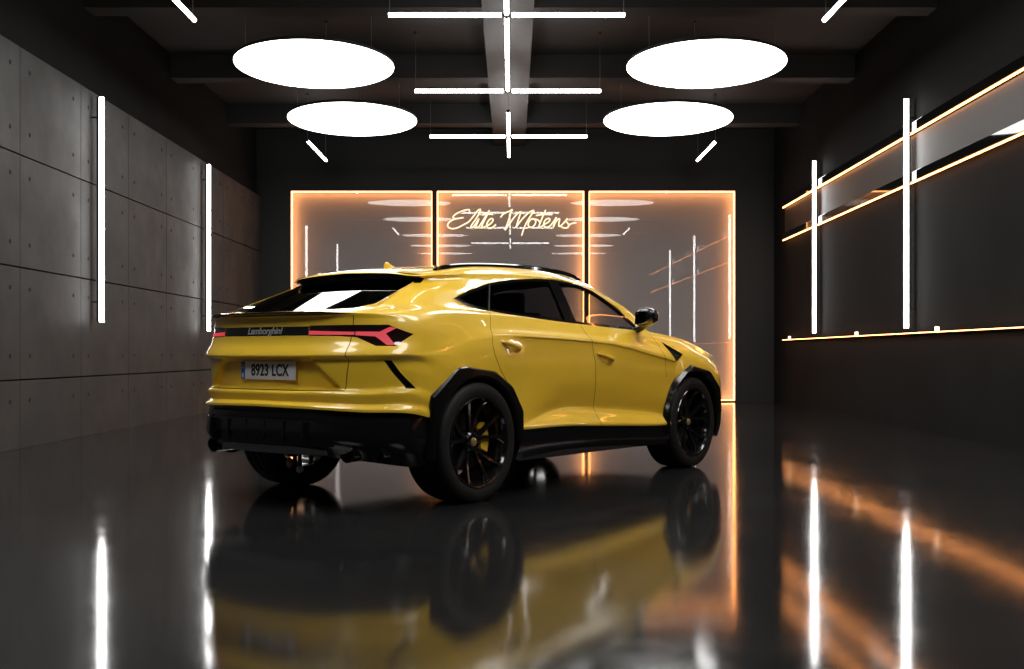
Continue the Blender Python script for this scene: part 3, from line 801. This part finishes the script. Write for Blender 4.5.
def sharpen(o, ang=38):
    me = o.data
    me.polygons.foreach_set('use_smooth', [True] * len(me.polygons))
    me.set_sharp_from_angle(angle=math.radians(ang))
    return o
def part(name, bm, m, parent=None, smooth=True, ang=38):
    o = obj(name, bm, m, parent or car)
    if smooth: sharpen(o, ang)
    return o

shell = part('body_shell', piece([T_BODY]), M['paint'])
part('interior_lining', piece([T_BODY, T_RD, T_FD, T_TAIL, T_HOOD, T_GAP, T_DLO, T_VENT, T_LAMP, T_RED, T_BAND, T_SLIT, T_LOW, T_SKIRT, T_GRILLE, T_HEAD, T_ROOFB], off=-.022, flip=True), M['interior'])
part('tailgate_seam', piece([T_GAP], off=-.006, cond=lambda f: f.calc_center_median().x < -.5), M['gap'])
part('hood_seam', piece([T_GAP], off=-.006, cond=lambda f: f.calc_center_median().x > 2.66), M['gap'])
for s in (1, -1):
    for a_, b_ in ((-.4, .8), (.8, 2.0), (2.0, 2.66)):
        part('door_seam', piece([T_GAP], False, s, off=-.006, cond=lambda f: a_ < f.calc_center_median().x < b_), M['gap'])
part('rear_lower_bumper', piece([T_LOW], cond=lambda f: f.calc_center_median().x < 1), M['carbon'])
part('front_lower_bumper', piece([T_LOW], cond=lambda f: f.calc_center_median().x > 1), M['carbon'])
part('window_trim', piece([T_DLO]), M['gloss_black'])
part('rear_window', piece([T_REARG], off=-.003), M['tint'])
part('spoiler_underside', piece([T_ROOFB]), M['gloss_black'])
part('windshield', piece([T_WSH], off=-.003), M['clear'])
part('tail_panel', piece([T_BAND], off=-.004), M['gloss_black'])
part('hood', piece([T_HOOD]), M['paint'])
part('front_grille', piece([T_GRILLE], off=-.01), M['gloss_black'])
tailgate = part('tailgate', piece([T_TAIL]), M['paint'])
doors = {}
for s in (1, -1):
    part('side_skirt', piece([T_SKIRT], False, s), M['carbon'])
    part('vent_pocket', piece([T_VENT], False, s, off=-.03), M['gloss_black'])
    part('bumper_slit', piece([T_SLIT], False, s, off=-.012), M['gloss_black'])
    part('quarter_window', piece([T_QWIN], False, s, off=-.003), M['tint'])
    d = part('rear_door', piece([T_RD], False, s), M['paint']); doors[('r', s)] = d
    part('door_window', piece([T_RWIN], False, s, off=-.003), M['tint'], d)
    d = part('front_door', piece([T_FD], False, s), M['paint']); doors[('f', s)] = d
    part('door_window', piece([T_FWIN], False, s, off=-.003), M['clear'], d)
    tl = part('tail_light', piece([T_LAMP], False, s, off=-.002), M['lamp_smoke'])
    part('light_bar', rim_in(piece([T_RED], False, s, off=.002), .006), M['lamp_red'], tl)
    part('headlight', piece([T_HEAD], False, s, off=-.002), M['plate_white'])

def row(level, off=0.0, dz=0.0):
    """points of the skin at a level (half), as (x,y,z)"""
    j = min(range(len(LEVS)), key=lambda k: abs(LEVS[k] - level))
    return [Vector(G[j, i]) for i in range(NU)]
def sweep(bm, path, prof, closed=True, taper=0):
    """path: list of (point, outward 2-D normal); prof: list of (out, dz)"""
    rings = []
    for i, (p, n) in enumerate(path):
        k = 1 if not taper else max(.08, min(1, i / taper, (len(path) - 1 - i) / taper))
        rings.append([bm.verts.new((p.x + n.x * o * k, p.y + n.y * o * k, p.z + dz * k)) for o, dz in prof])
    k = len(prof)
    for A, B in zip(rings[:-1], rings[1:]):
        for i in range(k if closed else k - 1):
            bm.faces.new((A[i], A[(i + 1) % k], B[(i + 1) % k], B[i]))
    if closed:
        bm.faces.new(rings[0][::-1]); bm.faces.new(rings[-1])
    bmesh.ops.recalc_face_normals(bm, faces=bm.faces[:])
def rear_path(level, y0, y1, step=1, z=None):
    """path round the tail from y0 to y1 (y0 > y1) at this level"""
    r = [p for p in row(level) if p.x < -.2]
    full = r[::-1] + [Vector((p.x, -p.y, p.z)) for p in r[1:]]
    full = [p for i, p in enumerate(full) if y1 <= p.y <= y0]
    out = []
    for i, p in enumerate(full):
        a = full[max(i - 1, 0)]; b = full[min(i + 1, len(full) - 1)]
        t = Vector((b.x - a.x, b.y - a.y)).normalized(); n = Vector((t.y, -t.x))
        if n.x > 0: n = -n
        q = p.copy()
        if z is not None: q.z = z(p.y) if callable(z) else z
        out.append((q, n))
    return out[::step] if (len(out) - 1) % step == 0 else out[::step] + [out[-1]]
# ducktail lip
bm = bmesh.new()
sweep(bm, rear_path(16, .70, -.70), [(-.035, -.004), (-.01, .008), (.016, .012), (.018, .003), (.0, -.012), (-.012, -.014)], taper=18)
part('spoiler_lip', bm, M['flare'])
# rear bumper band and ledges
def zstep(yc):
    a = abs(yc); return .607 - .048 * min(1, max(0, (a - .50) / .06))
bm = bmesh.new(); sweep(bm, rear_path(2, .93, -.93, z=zstep), [(-.02, -.022), (.022, -.018), (.026, .016), (.012, .026), (-.02, .030)])
part('bumper_band', bm, M['gloss_black'])
dif = bmesh.new()
sweep(dif, rear_path(1, .62, -.62, z=.445), [(-.08, -.03), (-.02, -.03), (.0, .06), (-.08, .10)])
part('rear_diffuser', dif, M['carbon'])
dif = car.children[-1] if car.children else None
dif = [c for c in car.children if c.name.startswith('rear_diffuser')][0]
for y in (-.45, -.27, -.09, .09, .27, .45):
    bm = bmesh.new(); prism(bm, [(-.86, .42), (-1.05, .415), (-1.085, .47), (-1.08, .57), (-.9, .57)], 'xz', y - .006, y + .006)
    part('fin', bm, M['carbon'], dif, ang=20)
bm = bmesh.new(); sweep(bm, rear_path(0, .45, -.52, z=.385), [(-.12, -.024), (-.01, -.034), (.03, -.026), (.045, .022), (-.12, .03)])
part('skid_plate', bm, M['skid'])
for s in (1, -1):
    bm = bmesh.new(); sweep(bm, rear_path(0, .84, .55, z=.385) if s > 0 else rear_path(0, -.55, -.84, z=.385), [(-.06, .035), (.04, .03), (.07, .05), (.075, .10), (.05, .13), (-.06, .14)])
    part('bumper_pod', bm, M['carbon'], ang=25)
    for y in (.655, .785):
        x1 = -.895 if y < .7 else -.765
        bm = bmesh.new()
        lathe(bm, [(.044, x1 + .30), (.052, x1 + .03), (.055, x1 + .004), (.052, x1), (.047, x1 + .004), (.044, x1 + .25), (.0001, x1 + .25)], 32, 'x')
        for v in bm.verts: v.co = Vector((v.co.x, v.co.y * 1.18 + y * s, v.co.z + .368))
        part('exhaust_tip', bm, M['gloss_black'])
# underbody
bm = BX(.45, 3.75, -.60, .60, .235, .33, bevel=.02); box(bm, -.5, .45, -.45, .45, .32, .42, bevel=.02); box(bm, .52, 2.58, -.93, .93, .235, .30, bevel=.01)
box(bm, -.93, -.50, -.50, .50, .395, .47, bevel=.02)
part('underbody', bm, M['matte_black'], ang=30)
bm = bmesh.new(); tube(bm, [(-.60, .10, .34), (-.60, .10, .22)], [.012, .014], 14)
bolt = part('suspension_bolt', bm, M['dark_steel'])
bm = bmesh.new(); bmesh.ops.create_uvsphere(bm, u_segments=16, v_segments=10, radius=.026, matrix=Matrix.Translation((-.60, .10, .205)))
part('bolt_cap', bm, M['plate_white'], bolt)
bm = bmesh.new(); bmesh.ops.create_uvsphere(bm, u_segments=16, v_segments=10, radius=.03, matrix=Matrix.Translation((-.62, .18, .245)) @ Matrix.Diagonal((.7, 1, 1.3, 1)))
part('suspension_bushing', bm, mat('copper_bushing', (.5, .22, .10), .4, metal=.6))
# wheel arches
def arch_flare(poly, wx, s, yb):
    wz = .40; bm = bmesh.new(); r0 = .437
    P = [(x - wx, z - wz) for x, z in poly]
    def rad(a):
        dx, dz = math.cos(a), math.sin(a); best = None
        for i in range(len(P)):
            (ax, az), (bx, bz) = P[i], P[(i + 1) % len(P)]
            ex, ez = bx - ax, bz - az; den = dx * ez - dz * ex
            if abs(den) < 1e-9: continue
            t = (ax * ez - az * ex) / den; u = (ax * dz - az * dx) / den
            if t > 0 and -1e-6 <= u <= 1 + 1e-6: best = t if best is None else min(best, t)
        return best or .5
    cor = sorted(math.atan2(z, x) % (2 * PI) for x, z in P)
    a0, a1 = (math.radians(-2), math.radians(190)) if wx < 1 else (math.radians(8), math.radians(190))
    base = [a0 + (a1 - a0) * k / 60 for k in range(61)]
    rings = []
    for a in base:
        R = max(rad(a), r0 + .03); c, sn = math.cos(a), math.sin(a)
        prof = [(R + .004, yb - .03), (R, yb + .004), (R - .016, 1.004), (r0 + .016, 1.006), (r0, .994), (r0 + .004, .72)]
        rings.append([bm.verts.new((wx + r * c, y * s, wz + r * sn)) for r, y in prof])
    for A, B in zip(rings[:-1], rings[1:]):
        for i in range(5): bm.faces.new((A[i], A[i + 1], B[i + 1], B[i]))
    bm.faces.new(rings[0]); bm.faces.new(rings[-1][::-1])
    bmesh.ops.recalc_face_normals(bm, faces=bm.faces[:])
    # make sure normals look outwards
    part('arch_flare', bm, M['flare'], ang=24)
    bm = bmesh.new(); n = 40; R1 = .452
    A = [bm.verts.new((wx + R1 * math.cos(a0 + (a1 - a0) * k / n), .965 * s, wz + R1 * math.sin(a0 + (a1 - a0) * k / n))) for k in range(n + 1)]
    B = [bm.verts.new((v.co.x, .50 * s, v.co.z)) for v in A]
    for k in range(n): bm.faces.new((A[k], A[k + 1], B[k + 1], B[k]))
    bm.faces.new(B)
    part('wheel_well', bm, M['matte_black'])
for s in (1, -1):
    arch_flare(RA, 0.0, s, .985); arch_flare(FA, 3.003, s, .968)

# ---- wheels
def make_wheel(wx, s, w, yo, R=.3935):
    """outer face at |y| = yo"""
    yc = yo - w / 2; h = w / 2; kr = R / .3935
    # everything is built for the side +y, then turned to the side s
    def fin(bm):
        for v in bm.verts: v.co = Vector((v.co.x, (v.co.y), v.co.z))
        if s < 0:
            for v in bm.verts: v.co.y = -v.co.y
            bmesh.ops.reverse_faces(bm, faces=bm.faces[:])
        return bm
    base = Vector((wx, yc * s, R))
    def grow(bm, k):
        for v in bm.verts: v.co.x *= k; v.co.z *= k
    bm = bmesh.new()
    lathe(bm, [(.262, -h + .05), (.286, h - .055), (.286, h - .012), (.281, h - .004), (.274, h - .006), (.268, h - .02), (.255, h - .06), (.245, -h + .06), (.262, -h + .05)], 72)
    lathe(bm, [(.0001, h - .062), (.055, h - .062), (.066, h - .075), (.07, h - .11), (.0001, h - .11)], 40)
    for k in range(5):
        ac = math.radians(20 + 72 * k)
        for da in (-1, 1):
            prev = []
            for (r, dd, wd, th, y) in ((.045, .10, .020, .030, h - .080), (.11, .155, .015, .030, h - .072), (.19, .235, .0125, .028, h - .050), (.245, .275, .013, .028, h - .030), (.275, .30, .020, .03, h - .022)):
                a = ac + da * dd; c, sn = math.cos(a), math.sin(a); t = (-sn, c)
                ring = [bm.verts.new((r * c + t[0] * u * wd, y + v_ * th, r * sn + t[1] * u * wd)) for u, v_ in ((-1, -1), (-.75, 0), (.75, 0), (1, -1))]
                if prev:
                    for i in range(4): bm.faces.new((prev[i], prev[(i + 1) % 4], ring[(i + 1) % 4], ring[i]))
                prev = ring
        # short fork blades near the rim
        for da in (-.42, .42):
            a = ac + da; b = ac + da * .62
            p0 = Vector((.215 * math.cos(b), h - .052, .215 * math.sin(b))); p1 = Vector((.272 * math.cos(a), h - .03, .272 * math.sin(a)))
            tube(bm, [p0, p1], [.006, .010], 6)
    bmesh.ops.recalc_face_normals(bm, faces=bm.faces[:])
    grow(bm, kr * 1.05)
    wh = obj('wheel', fin(bm), M['rim'], car, loc=base); sharpen(wh, 32)
    bm = bmesh.new()
    prof = [(R - .105, -h + .03), (R - .092, -h + .012), (R - .075, -h + .004), (R - .05, -h), (R - .022, -h + .006), (R - .007, -h + .018), (R - .001, -h + .036)]
    gr = [-.30, -.1, .1, .30]
    for g in gr:
        y = g * w; prof += [(R, y - .009), (R - .008, y - .006), (R - .008, y + .006), (R, y + .009)]
    prof += [(R - .001, h - .036), (R - .007, h - .018), (R - .022, h - .006), (R - .05, h), (R - .078, h - .004), (R - .092, h - .008), (R - .097, h - .02), (R - .11, h - .05), (R - .105, -h + .03)]
    lathe(bm, prof, 96)
    sharpen(obj('tyre', fin(bm), M['rubber'], wh), 40)
    bm = bmesh.new(); lathe(bm, [(.07, h - .135), (.195, h - .135), (.198, h - .140), (.198, h - .160), (.195, h - .165), (.07, h - .165)], 64)
    sharpen(obj('brake_disc', fin(bm), M['dark_steel'], wh), 40)
    bm = bmesh.new(); n = 14; a0, a1 = math.radians(-24), math.radians(38)
    rg = []
    for k in range(n + 1):
        a = a0 + (a1 - a0) * k / n; e = .012 * (abs(2 * k / n - 1)) ** 4
        rg.append([bm.verts.new((r * math.cos(a), y, r * math.sin(a))) for r, y in ((.125 + e, h - .125), (.125 + e, h - .098), (.15, h - .088), (.195, h - .088), (.212 - e, h - .10), (.212 - e, h - .18))])
    for A, B in zip(rg[:-1], rg[1:]):
        for i in range(5): bm.faces.new((A[i], A[i + 1], B[i + 1], B[i]))
    bm.faces.new(rg[0]); bm.faces.new(rg[-1][::-1])
    bmesh.ops.recalc_face_normals(bm, faces=bm.faces[:])
    if s * 1 and wx > 1:                                     # front calipers sit behind the axle
        for v in bm.verts: v.co.x = -v.co.x
        bmesh.ops.reverse_faces(bm, faces=bm.faces[:])
    sharpen(obj('brake_caliper', fin(bm), M['caliper'], wh), 30)
    bm = bmesh.new(); lathe(bm, [(.0001, h - .052), (.020, h - .052), (.027, h - .055), (.030, h - .064)], 32)
    sharpen(obj('hub_cap', fin(bm), M['gold'], wh), 30)
    for k in range(5):
        a = math.radians(56 + 72 * k)
        bm = bmesh.new(); bmesh.ops.create_cone(bm, cap_ends=True, segments=6, radius1=.0085, radius2=.0085, depth=.02, matrix=Matrix.Translation((.048 * math.cos(a), h - .060, .048 * math.sin(a))) @ Matrix.Rotation(PI / 2, 4, 'X'))
        obj('lug_bolt', fin(bm), M['dark_steel'], wh)
for s in (-1, 1):
    make_wheel(0.015, s, .335, .995, .404); make_wheel(3.015, s, .305, .982, .397)

# ---- licence plate
PXP, PZ, PY = -.994, .889, -.033
bm = BX(PXP - .004, PXP + .004, PY - .265, PY + .265, PZ - .060, PZ + .060, bevel=.003)
pl = part('licence_plate', bm, M['plate_white'], tailgate, ang=30)
def plate_text(s, size, y, z, x, sx, m, parent, name, shear=0.0, bold=0.0, sp=1.0):
    b = text_bm(s, size, shear, .0012, sp, bold)
    for v in b.verts: v.co = Vector((x - v.co.z, y - v.co.x * sx, z + v.co.y))
    return obj(name, b, m, parent)
bm = BX(PXP - .0048, PXP, PY + .225, PY + .263, PZ - .057, PZ + .057)
# blue end band, characters and the ring of stars
band = part('plate_band', bm, M['plate_blue'], tailgate, smooth=False)
plate_text('8923 LCX', .106, PY - .02, PZ - .002, PXP - .0052, .78, M['plate_ink'], tailgate, 'plate_characters', bold=.0022, sp=1.06)
plate_text('E', .036, PY + .244, PZ - .035, PXP - .006, .9, M['plate_white'], tailgate, 'plate_letter', bold=.001)
bm = bmesh.new()
for k in range(12):
    a = 2 * PI * k / 12
    bmesh.ops.create_circle(bm, cap_ends=True, segments=5, radius=.0032, matrix=Matrix.Translation((PXP - .0056, PY + .244 + .012 * math.cos(a), PZ + .025 + .012 * math.sin(a))) @ Matrix.Rotation(-PI / 2, 4, 'Y'))
obj('plate_stars', bm, M['star'], tailgate)
# script badge on the tail panel, bent with the panel
b = text_bm('Lamborghini', .062, .35, .0012, .95, .001)
rp = [p for p, n in rear_path(13.6, .42, -.42)]
def xat(y):
    return min(rp, key=lambda p: abs(p.y - y)).x
for v in b.verts:
    y = -.032 - v.co.x * 1.12; v.co = Vector((xat(y) - .006 - v.co.z, y, 1.143 + v.co.y))
obj('script_badge', b, M['script'], tailgate)

# ---- door handles, mirrors, rails, fin
def yskin(x, z):
    best = None
    return SKIN.ray_cast(Vector((x, 2.0, z)), Vector((0, -1, 0)))[0].y
from mathutils.bvhtree import BVHTree
SKIN = BVHTree.FromBMesh(body)
for s in (1, -1):
    for key, (xa, za), (xb, zb) in (('r', (.265, 1.080), (.500, 1.030)), ('f', (1.525, .998), (1.760, .948))):
        bm = bmesh.new(); rg = []; n = 12
        for k in range(n + 1):
            t = k / n; x = xa + (xb - xa) * t; z = za + (zb - za) * t; y = yskin(x, z)
            o = .034 * (1 - abs(2 * t - 1) ** 4) + .003; hh = .0145 * (1 - .35 * abs(2 * t - 1) ** 2)
            gap = .012 if .18 < t < .82 else -.004
            rg.append([bm.verts.new((x, (y + q) * s, z + p)) for q, p in ((gap, -hh), (gap, hh * .9), (o, hh * .8), (o + .004, 0), (o, -hh * .8))])
        for A, B in zip(rg[:-1], rg[1:]):
            for i in range(5): bm.faces.new((A[i], A[(i + 1) % 5], B[(i + 1) % 5], B[i]))
        bm.faces.new(rg[0]); bm.faces.new(rg[-1][::-1]); bmesh.ops.recalc_face_normals(bm, faces=bm.faces[:])
        part('door_handle', bm, M['paint'], doors[(key, s)])
        cx_, cz_ = CUPS[0] if key == 'r' else CUPS[1]
        bm = piece([T_CUP], False, s, cond=lambda f: abs(f.calc_center_median().x - cx_) < .1)
        bmesh.ops.subdivide_edges(bm, edges=bm.edges[:], cuts=1, use_grid_fill=True)
        for v in bm.verts:
            r = math.hypot((v.co.x - cx_) / .072, (v.co.z + .21 * (v.co.x - cx_) - cz_) / .030)
            v.co.y -= s * .022 * max(0, 1 - r ** 3)
        part('handle_cup', bm, M['paint'], doors[(key, s)])
    # door mirror
    mir = bmesh.new(); bmesh.ops.create_uvsphere(mir, u_segments=32, v_segments=20, radius=1)
    for v in mir.verts:
        x, y, z = v.co
        p = lambda t, e: math.copysign(abs(t) ** e, t)
        x, y, z = p(x, .75), p(y, .6), p(z, .6)
        hgt = .082 * (1 - .22 * max(y, 0)) * (1.0 if z > 0 else .85)
        X = x * .078 if x > 0 else x * .045
        v.co = Vector((2.19 + X + .035 * abs(y) * 0 - .02 * y, (.985 + y * .105) * s, 1.292 + z * hgt + .01 * y))
    if s < 0: bmesh.ops.reverse_faces(mir, faces=mir.faces[:])
    mo = part('door_mirror', mir, M['gloss_black'], ang=60)
    bm = bmesh.new(); prism(bm, [(.90, 1.238), (1.072, 1.243), (1.076, 1.325), (1.03, 1.345), (.908, 1.342)], 'yz', 2.142, 2.150, .002)
    if s < 0:
        for v in bm.verts: v.co.y = -v.co.y
        bmesh.ops.reverse_faces(bm, faces=bm.faces[:])
    part('mirror_glass', bm, M['mirror'], mo, ang=30)
    bm = bmesh.new(); tube(bm, [(2.28, .83 * s, 1.192), (2.26, .90 * s, 1.212), (2.21, .97 * s, 1.245)], [.032, .026, .03], 10)
    part('mirror_arm', bm, M['gloss_black'], mo)
    # roof rail
    P = crom([(.0, .592, 1.578), (.10, .600, 1.608), (.30, .604, 1.632), (.60, .604, 1.650), (.95, .602, 1.661), (1.25, .596, 1.663), (1.5, .584, 1.654), (1.70, .570, 1.634), (1.84, .555, 1.606)], 6)
    bm = bmesh.new(); rg = []
    for k, p in enumerate(P):
        f = min(1, k / 4, (len(P) - 1 - k) / 4) if 0 < k < len(P) - 1 else 0.0
        hh = .002 + .006 * f; dp = .014 + .012 * f
        rg.append([bm.verts.new((p.x, (p.y + q) * s, p.z + zz_)) for q, zz_ in ((-.014, -dp), (-.012, hh), (.010, hh), (.016, 0), (.014, -dp))])
    for A, B in zip(rg[:-1], rg[1:]):
        for i in range(5): bm.faces.new((A[i], A[(i + 1) % 5], B[(i + 1) % 5], B[i]))
    bm.faces.new(rg[0]); bm.faces.new(rg[-1][::-1]); bmesh.ops.recalc_face_normals(bm, faces=bm.faces[:])
    part('roof_rail', bm, M['gloss_black'], ang=40)
    # fender vent slats
    for k in range(3):
        t = .25 + .25 * k
        a = Vector((2.595 + t * .28, 0, 1.10 - t * .108)); b = Vector((2.595 + t * .15, 0, 1.10 - t * .175))
        bm = bmesh.new(); tube(bm, [(a.x, (yskin(a.x, a.z) - .012) * s, a.z), (b.x, (yskin(b.x, b.z) - .012) * s, b.z)], .004, 6)
        part('vent_slat', bm, M['carbon'])
    # thin bright divider between quarter and rear windows
    pts = [(.277, 1.300), (.33, 1.37), (.37, 1.43), (.408, 1.487)]
    bm = bmesh.new(); tube(bm, [(x, (yskin(x, z) + .001) * s, z) for x, z in pts], .0045, 6)
    part('window_divider', bm, M['dark_steel'])
fn = [(.135, 1.610), (.140, 1.662), (.155, 1.668), (.185, 1.650), (.215, 1.636), (.29, 1.630), (.32, 1.620), (.32, 1.610)]
bm = bmesh.new(); prism(bm, fn, 'xz', -.012, .012, .005)
for v in bm.verts:
    k = 1 + max(0, (1.66 - v.co.z)) * 22; v.co.y *= k
part('roof_antenna', bm, M['paint'], ang=50)

# ---- cabin
def soft(x0, x1, y0, y1, z0, z1, b=.04): return BX(x0, x1, y0, y1, z0, z1, bevel=b)
def seat(x, y):
    bm = soft(x - .26, x + .28, y - .25, y + .25, .55, .74, .05)
    st = part('seat', bm, M['leather'], ang=50)
    bm = bmesh.new(); box(bm, -.07, .07, -.25, .25, 0, .62, .045)
    bmesh.ops.rotate(bm, verts=bm.verts[:], cent=(0, 0, 0), matrix=Matrix.Rotation(math.radians(-20), 3, 'Y'))
    bmesh.ops.translate(bm, verts=bm.verts[:], vec=(x - .28, y, .72)); part('backrest', bm, M['leather'], st, ang=50)
    bm = bmesh.new(); box(bm, -.045, .045, -.13, .13, 0, .17, .04); bmesh.ops.translate(bm, verts=bm.verts[:], vec=(x - .50, y, 1.30)); part('headrest', bm, M['leather'], st, ang=50)
for y in (-.39, .39): seat(1.62, y); seat(.72, y)
bm = soft(2.25, 2.75, -.70, .70, .85, 1.12, .06); part('dashboard', bm, M['interior'], ang=50)
bm = bmesh.new(); tube(bm, [(.17 * math.cos(2 * PI * k / 28) * .35 + 2.12, .39 + .17 * math.sin(2 * PI * k / 28), 1.02 + .17 * math.cos(2 * PI * k / 28) * .94) for k in range(28)], .014, 8, closed=True)
part('steering_wheel', bm, M['leather'])
bm = BX(-.6, 2.7, -.80, .80, .42, .46); part('cabin_floor', bm, M['interior'], smooth=False)

# ------------------------------------------------------------------ render settings
w = bpy.data.worlds.new('world'); SC.world = w; w.use_nodes = True
w.node_tree.nodes['Background'].inputs[0].default_value = (0, 0, 0, 1)
w.node_tree.nodes['Background'].inputs[1].default_value = 0.0
vs = SC.view_settings
SC.display_settings.display_device = 'sRGB'
vs.view_transform = 'Standard'; vs.look = 'None'; vs.exposure = 0.0; vs.gamma = 1.0; vs.use_curve_mapping = False
SC.cycles.use_denoising = True
SC.cycles.max_bounces = 8
SC.cycles.transparent_max_bounces = 12
SC.cycles.use_light_tree = True
